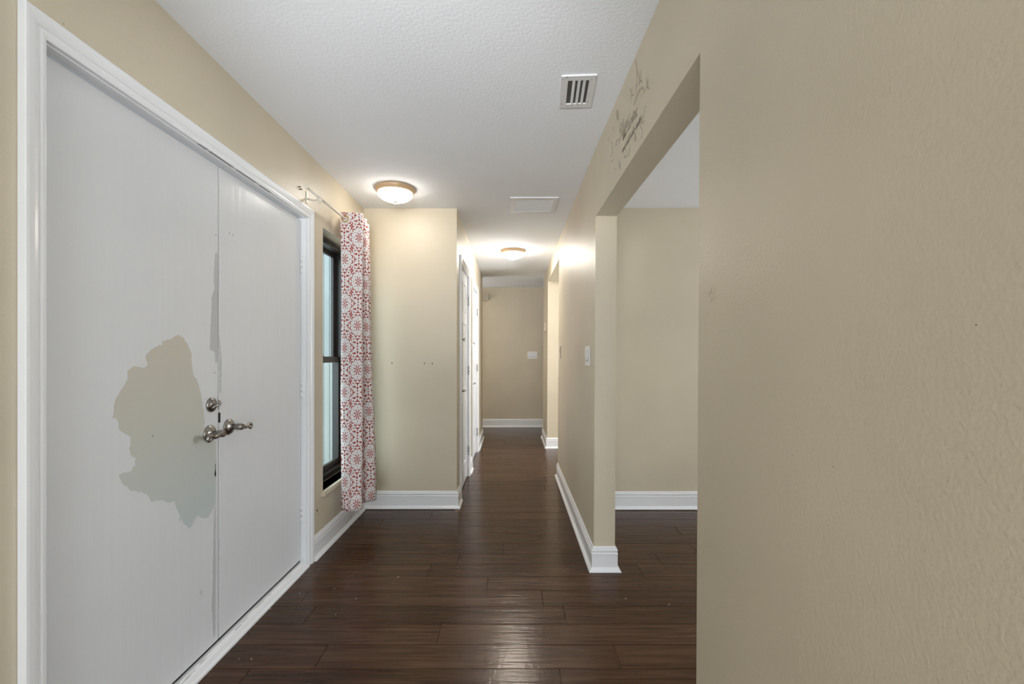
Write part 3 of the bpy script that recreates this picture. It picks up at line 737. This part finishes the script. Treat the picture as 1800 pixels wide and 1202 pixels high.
# ------------------------------------------------------------------ switches and wall boxes
def switch_plate(name, loc, rz, gangs, h, gw, label, toggles=True, mat='switch'):
    t = tag(empty(name, loc, rz), label, 'light switch')
    wd = gangs*gw + 0.024
    MB().box(-wd/2, wd/2, -0.007, 0, -h/2, h/2, 0.0025).build('plate', M[mat], t)
    for k in range(gangs):
        x = (k-(gangs-1)/2)*gw
        b2 = MB().box(x-0.017, x+0.017, -0.0085, -0.006, -0.034, 0.034, 0.0008).build('rocker_frame', M['switch_grey' if mat == 'switch' else mat], t)
        MB().hexa([(x-0.0155, -0.008, -0.032), (x+0.0155, -0.008, -0.032), (x+0.0155, -0.007, -0.032), (x-0.0155, -0.007, -0.032),
                   (x-0.0155, -0.013, 0.032), (x+0.0155, -0.013, 0.032), (x+0.0155, -0.007, 0.032), (x-0.0155, -0.007, 0.032)]).build('rocker', M[mat], t)
    return t
switch_plate('light_switch', (XR(2.90, 1.24)-0.0005, 2.895, 1.237), -math.pi/2, 3, 0.125, 0.047, 'white multi-gang switch plate on the hallway wall beside the wide opening')
switch_plate('light_switch', (0.355, YE-0.0005, 1.256), 0, 3, 0.122, 0.047, 'white switch plate on the far end wall')
switch_plate('light_switch', (XR(4.55, 1.3)-0.0005, 4.53, 1.275), -math.pi/2, 1, 0.125, 0.047, 'beige switch plate painted like the wall, near the kitchen opening', mat='beige_plastic')
t = tag(empty('thermostat', (XR(6.62, 1.6), 6.62, 1.66)), 'small beige thermostat on the wall past the kitchen opening', 'thermostat')
MB().box(-0.006, 0, -0.05, 0.05, -0.065, 0.065, 0.002).build('back_plate', M['beige_plastic'], t)
MB().hexa([(-0.026, -0.042, -0.055), (-0.006, -0.045, -0.06), (-0.006, 0.045, -0.06), (-0.026, 0.042, -0.055), (-0.016, -0.042, 0.055), (-0.006, -0.045, 0.06), (-0.006, 0.045, 0.06), (-0.016, 0.042, 0.055)]).build('cover', M['beige_plastic'], t)
t = tag(empty('door_chime', (-0.475, YE, 2.27)), 'small beige chime box high on the far end wall', 'door chime')
MB().box(-0.08, 0.065, -0.05, -0.012, -0.058, 0.058, 0.004).build('cover', M['beige_plastic'], t)
MB().box(-0.075, 0.060, -0.012, 0, -0.052, 0.052).build('back_plate', M['beige_plastic'], t)
for z in (-0.02, 0.0, 0.02): MB().box(-0.07, 0.05, -0.0515, -0.049, z-0.003, z+0.003).build('grille_slot', M['caulk'], t)

# ------------------------------------------------------------------ vinyl wall quote on the header
AQ, BQ = 0.4785+0.0125*2.66, -0.0125
def on_header(px, py):
    y = AQ/((px-900)/F - BQ)
    for _ in range(3):
        z = EYE + (626-py)*y/F; y = (AQ + 0.006*(z-EYE))/((px-900)/F - BQ)
    return y, EYE + (626-py)*y/F
QY, QZ = 1.95, 2.20
quote = tag(empty('wall_decal', (XR(QY, QZ), QY, QZ)), 'taupe vinyl quote with script lettering and floral sprigs on the header', 'wall decal')
def hx(y, z, e): return (XR(y, z)-e-quote.location.x, y-QY, z-QZ)
def ribbon(pts, wds, name='sprig', mat='decal'):
    P = [Vector(p) for p in smooth_curve(pts, 6*(len(pts)-1))] if len(pts) > 2 else [Vector(p) for p in pts]
    n = len(P); mb = MB(); L = []; R = []
    for i, p in enumerate(P):
        d = (P[min(i+1, n-1)]-P[max(i-1, 0)]); d = d.normalized() if d.length > 0 else Vector((0, 1)); s = Vector((-d.y, d.x))
        u = i/(n-1); w0 = wds[0] + (wds[1]-wds[0])*min(1, u*2) if u < .5 else wds[1] + (wds[2]-wds[1])*(u*2-1)
        a, b2 = p+s*w0/2, p-s*w0/2
        L.append(mb.bm.verts.new(hx(a.x, a.y, 0.0008))); R.append(mb.bm.verts.new(hx(b2.x, b2.y, 0.0008)))
    for i in range(n-1): mb.bm.faces.new([L[i], L[i+1], R[i+1], R[i]])
    return mb.build(name, M[mat], quote)
def z6(*p): return [on_header(1060+a/12.02, 100+b2/12.02) for a, b2 in p]
def z7(*p): return [on_header(1060+a/9.245, 180+b2/9.245) for a, b2 in p]
m_, t_ = 0.010, 0.003
ribbon(z6((690,80),(715,230),(718,400),(705,600),(690,800)), (0.014, 0.008, 0.004))
ribbon(z6((648,1030),(690,880),(740,760),(800,680),(850,660),(872,770)), (0.005, 0.013, 0.006))
for pts in (((740,270),(765,400),(780,500)), ((815,270),(790,420),(765,540),(742,620)), ((765,540),(815,500),(830,570)), ((920,440),(930,560),(908,720)), ((965,460),(935,600)), ((978,680),(950,640),(925,640)),
            ((570,660),(600,760),(588,900)), ((622,655),(600,750)), ((650,820),(625,800),(602,830)), ((788,770),(782,860)), ((830,780),(820,870)), ((755,840),(742,900)), ((714,920),(716,980))):
    ribbon(z6(*pts), (0.005, m_, t_), 'sprig')
for pts, wd in ((((682,40),(668,200),(640,300),(600,370)), (0.003, 0.006, 0.004)), (((672,300),(640,350)), (0.006, 0.012, 0.006)), (((600,380),(635,440),(635,520),(625,590)), (0.004, 0.006, 0.014)),
                ((((440,690)),(430,800),(400,865),(355,890),(345,860)), (0.004, 0.007, 0.016)), (((160,390),(170,430),(165,480)), (0.004, 0.012, 0.004)), (((90,570),(102,625)), (0.006, 0.014, 0.006)),
                (((150,620),(152,700),(150,800),(128,880)), (0.005, 0.009, 0.006)), (((152,790),(178,920),(125,965),(100,1060),(92,1150)), (0.004, 0.006, 0.004)), (((120,850),(130,900)), (0.006, 0.014, 0.006)),
                (((185,1060),(200,1090),(218,1075)), (0.004, 0.006, 0.003)), (((190,1130),(192,1200)), (0.003, 0.005, 0.003)), (((505,10),(500,60)), (0.005, 0.009, 0.004)),
                (((370,760),(380,830)), (0.004, 0.008, 0.004))):
    ribbon(z7(*pts), wd, 'vine')
for cxy, hw, hh in (((237, 207), 21, 96), ((525, 562), 15, 80), ((275, 1020), 14, 76)):
    pts = [on_header(1060+(cxy[0]+hw*math.cos(a) - hh*0.05*math.sin(a))/9.245, 180+(cxy[1]-hh*math.sin(a))/9.245) for a in [2*math.pi*k/20 for k in range(20)]]
    mb = MB(); mb.poly([hx(y, z, 0.0008) for y, z in pts]); mb.build('leaf', M['decal'], quote)
# swash of the capital letter
ribbon(z7((240,600),(225,620),(210,670),(222,690)), (0.003, 0.006, 0.006), 'swash', 'decal_script')
ribbon(z7((485,230),(495,150),(520,160),(555,215)), (0.003, 0.006, 0.003), 'swash', 'decal_script')
GLYPH = {   # one-stroke script letters: (strokes, advance), x-height 1
 'l': ([[(0,0),(.35,1.0),(.47,1.9),(.32,2.0),(.2,1.5),(.25,.3),(.45,0),(.65,.15)]], .6),
 'e': ([[(0,.1),(.35,.45),(.5,.8),(.3,1.0),(.12,.6),(.2,.1),(.45,0),(.7,.2)]], .65),
 's': ([[(0,.05),(.3,.7),(.4,1.05),(.5,.6),(.47,.15),(.2,0),(.1,.12)], [(.3,0),(.5,.03),(.7,.2)]], .62),
 'B': ([[(.3,2.0),(.22,1.0),(.08,0),(-.15,-.1)], [(-.15,1.4),(.15,2.0),(.75,2.05),(.85,1.5),(.35,1.1),(.9,.9),(.95,.25),(.4,-.08),(-.05,.2)]], 1.15),
 't': ([[(0,0),(.35,1.0),(.42,1.7),(.35,.3),(.5,0),(.7,.15)], [(.1,1.2),(.65,1.25)]], .58),
 'h': ([[(0,0),(.35,1.1),(.47,1.95),(.32,1.95),(.22,.9),(.2,0),(.35,.75),(.55,1.0),(.67,.7),(.66,.15),(.8,0),(.95,.15)]], .88),
 'i': ([[(0,.1),(.25,1.0),(.25,.2),(.4,0),(.55,.15)], [(.28,1.4),(.31,1.52)]], .47),
 'o': ([[(.4,1.0),(.12,.75),(.12,.2),(.4,0),(.65,.3),(.6,.8),(.4,1.0),(.85,.85)]], .78),
 'm': ([[(0,.6),(.15,1.0),(.15,0),(.3,.8),(.45,1.0),(.5,.7),(.5,0),(.65,.8),(.8,1),(.87,.7),(.87,.15),(1.0,0),(1.15,.15)]], 1.1),
 'a': ([[(.6,.85),(.3,1.0),(.1,.5),(.25,0),(.55,.4),(.62,1.0),(.6,.2),(.75,0),(.9,.15)]], .82),
 'n': ([[(0,.6),(.15,1.0),(.15,0),(.3,.8),(.48,1.0),(.55,.7),(.55,.15),(.7,0),(.85,.15)]], .8),
 'd': ([[(.6,.85),(.3,1.0),(.1,.5),(.25,0),(.55,.4),(.72,1.95),(.6,.2),(.75,0),(.9,.15)]], .84),
 'w': ([[(0,.8),(.1,1.0),(.1,.3),(.25,0),(.45,.3),(.47,1.0),(.5,.3),(.65,0),(.85,.4),(.85,1.0),(1.0,.85)]], .98),
 'r': ([[(0,.1),(.2,1.1),(.3,.9),(.45,.95),(.42,.2),(.55,0),(.7,.15)]], .62), ' ': ([], .55)}
def words(txt, y0, z0, xh, width, pen, mat='decal_script', shear=0.25):
    total = sum(GLYPH[c][1] for c in txt); k = width/total; x = 0.0; mb = MB()
    for c in txt:
        for st in GLYPH[c][0]:
            pts = [(y0 - (x+px + shear*pz)*k, z0 + pz*xh) for px, pz in st]
            P = smooth_curve(pts, 5*(len(pts)-1)) if len(pts) > 2 else [Vector(p) for p in pts]
            L = []; R = []; n = len(P)
            for i, p in enumerate(P):
                d = (P[min(i+1, n-1)]-P[max(i-1, 0)]).normalized(); q = Vector((-d.y, d.x))*pen/2
                a, b2 = p+q, p-q
                L.append(mb.bm.verts.new(hx(a.x, a.y, 0.0012))); R.append(mb.bm.verts.new(hx(b2.x, b2.y, 0.0012)))
            for i in range(n-1): mb.bm.faces.new([L[i], L[i+1], R[i+1], R[i]])
        x += GLYPH[c][1]
    return mb.build('lettering', M[mat], quote)
words('Bless', 2.118, 2.222, 0.030, 0.150, 0.0036)
words('this', 2.048, 2.192, 0.015, 0.060, 0.0040, 'decal_text')
words('home', 1.968, 2.190, 0.030, 0.140, 0.0036)
words('and all who enter', 2.058, 2.140, 0.0135, 0.300, 0.0032, 'decal_text')

# ------------------------------------------------------------------ nail holes and dents on the walls
def hole(parent, pos, axis, r=0.0045):
    MB().lathe([(r, -0.0006), (r*0.8, 0.0006)], pos, axis, 9).build('nail_hole', M['paint_dark'], parent)
for px, py in ((689, 638), (746, 638.5), (760, 639)):
    hole(wall_alcove, ((px-900)*YA/F, YA, EYE+(626-py)*YA/F), 'y', 0.0055)
for px, py in ((351, 220), (33, 98), (112, 42)):
    y = -XL*F/(900-px); hole(wall_left, (XL, y, EYE+(626-py)*y/F), 'x', 0.0016)
for px, py in ((1716, 571), (1394, 800), (1466, 820)):
    y = AQ/((px-900)/F-BQ); z = EYE+(626-py)*y/F; hole(wall_right, (XR(y, z), y, z), 'x', 0.0007)
y = AQ/((1249-900)/F-BQ); z = EYE+(626-517)*y/F
mb = MB()
for k in range(5):
    a = k*1.26; mb.lathe([(0.009, -0.001), (0.006, 0.0016), (0.002, 0.0022)], (XR(y, z)-0.0004, y+0.016*math.cos(a), z+0.013*math.sin(a)), 'x', 10)
mb.build('plaster_dent', M['wall'], wall_right)
y = -XL*F/(900-557); mb = MB()
MB().lathe([(0.008, -0.001), (0.006, 0.002)], (XL, 2.855, EYE-271*2.855/F), 'x', 9).build('nail_hole', M['paint_dark'], wall_left)

# ------------------------------------------------------------------ bits of debris on the floor
rg = random.Random(21); mb = MB()
for px, py in ((612, 1031), (588, 1035), (522, 1041), (527, 1043), (626, 1052), (1117, 1030), (1100, 1052), (700, 1014), (420, 1158), (442, 1158), (475, 1070), (820, 872), (990, 960), (1176, 1062), (870, 905), (560, 1001), (650, 990), (590, 1080), (760, 960)):
    y = F*EYE/(py-626); x = (px-900)*y/F; L = rg.uniform(0.002, 0.007); a = rg.uniform(0, 3.1)
    dx, dy = L*math.cos(a), L*math.sin(a); h = 0.0012
    mb.hexa([(x-dx, y-dy, 0), (x+dy*.3, y-dx*.3, 0), (x+dx, y+dy, 0), (x-dy*.3, y+dx*.3, 0), (x-dx*.8, y-dy*.8, h), (x+dy*.2, y-dx*.2, h), (x+dx*.8, y+dy*.8, h), (x-dy*.2, y+dx*.2, h)])
tag(mb.build('floor_debris', new_mat('pale_paint_flakes', (0.55, 0.42, 0.34), 0.8)[0]), 'scattered pale paint flakes and grit on the dark floor', 'debris', kind='stuff')

# ------------------------------------------------------------------ kitchen sliver beyond the opening
kc = tag(empty('kitchen_cabinet', (0.75, 6.72, 0)), 'brown kitchen cabinet with dark counter glimpsed past the far jamb', 'cabinet')
MB().box(-0.1, 1.6, 0.02, 0.32, 0.0, 0.88).build('body', M['cab'], kc)
MB().box(-0.1, 1.6, -0.03, 0.32, 0.88, 0.92, 0.004).build('countertop', M['counter'], kc)
for k in range(3):
    d = MB().box(-0.09+k*0.55, 0.43+k*0.55, 0.0, 0.02, 0.12, 0.84, 0.003).build('door', M['cab'], kc)
    MB().tube([(0.38+k*0.55, -0.025, 0.62), (0.38+k*0.55, -0.025, 0.76)], 0.006, 8).build('handle', M['nickel'], d)
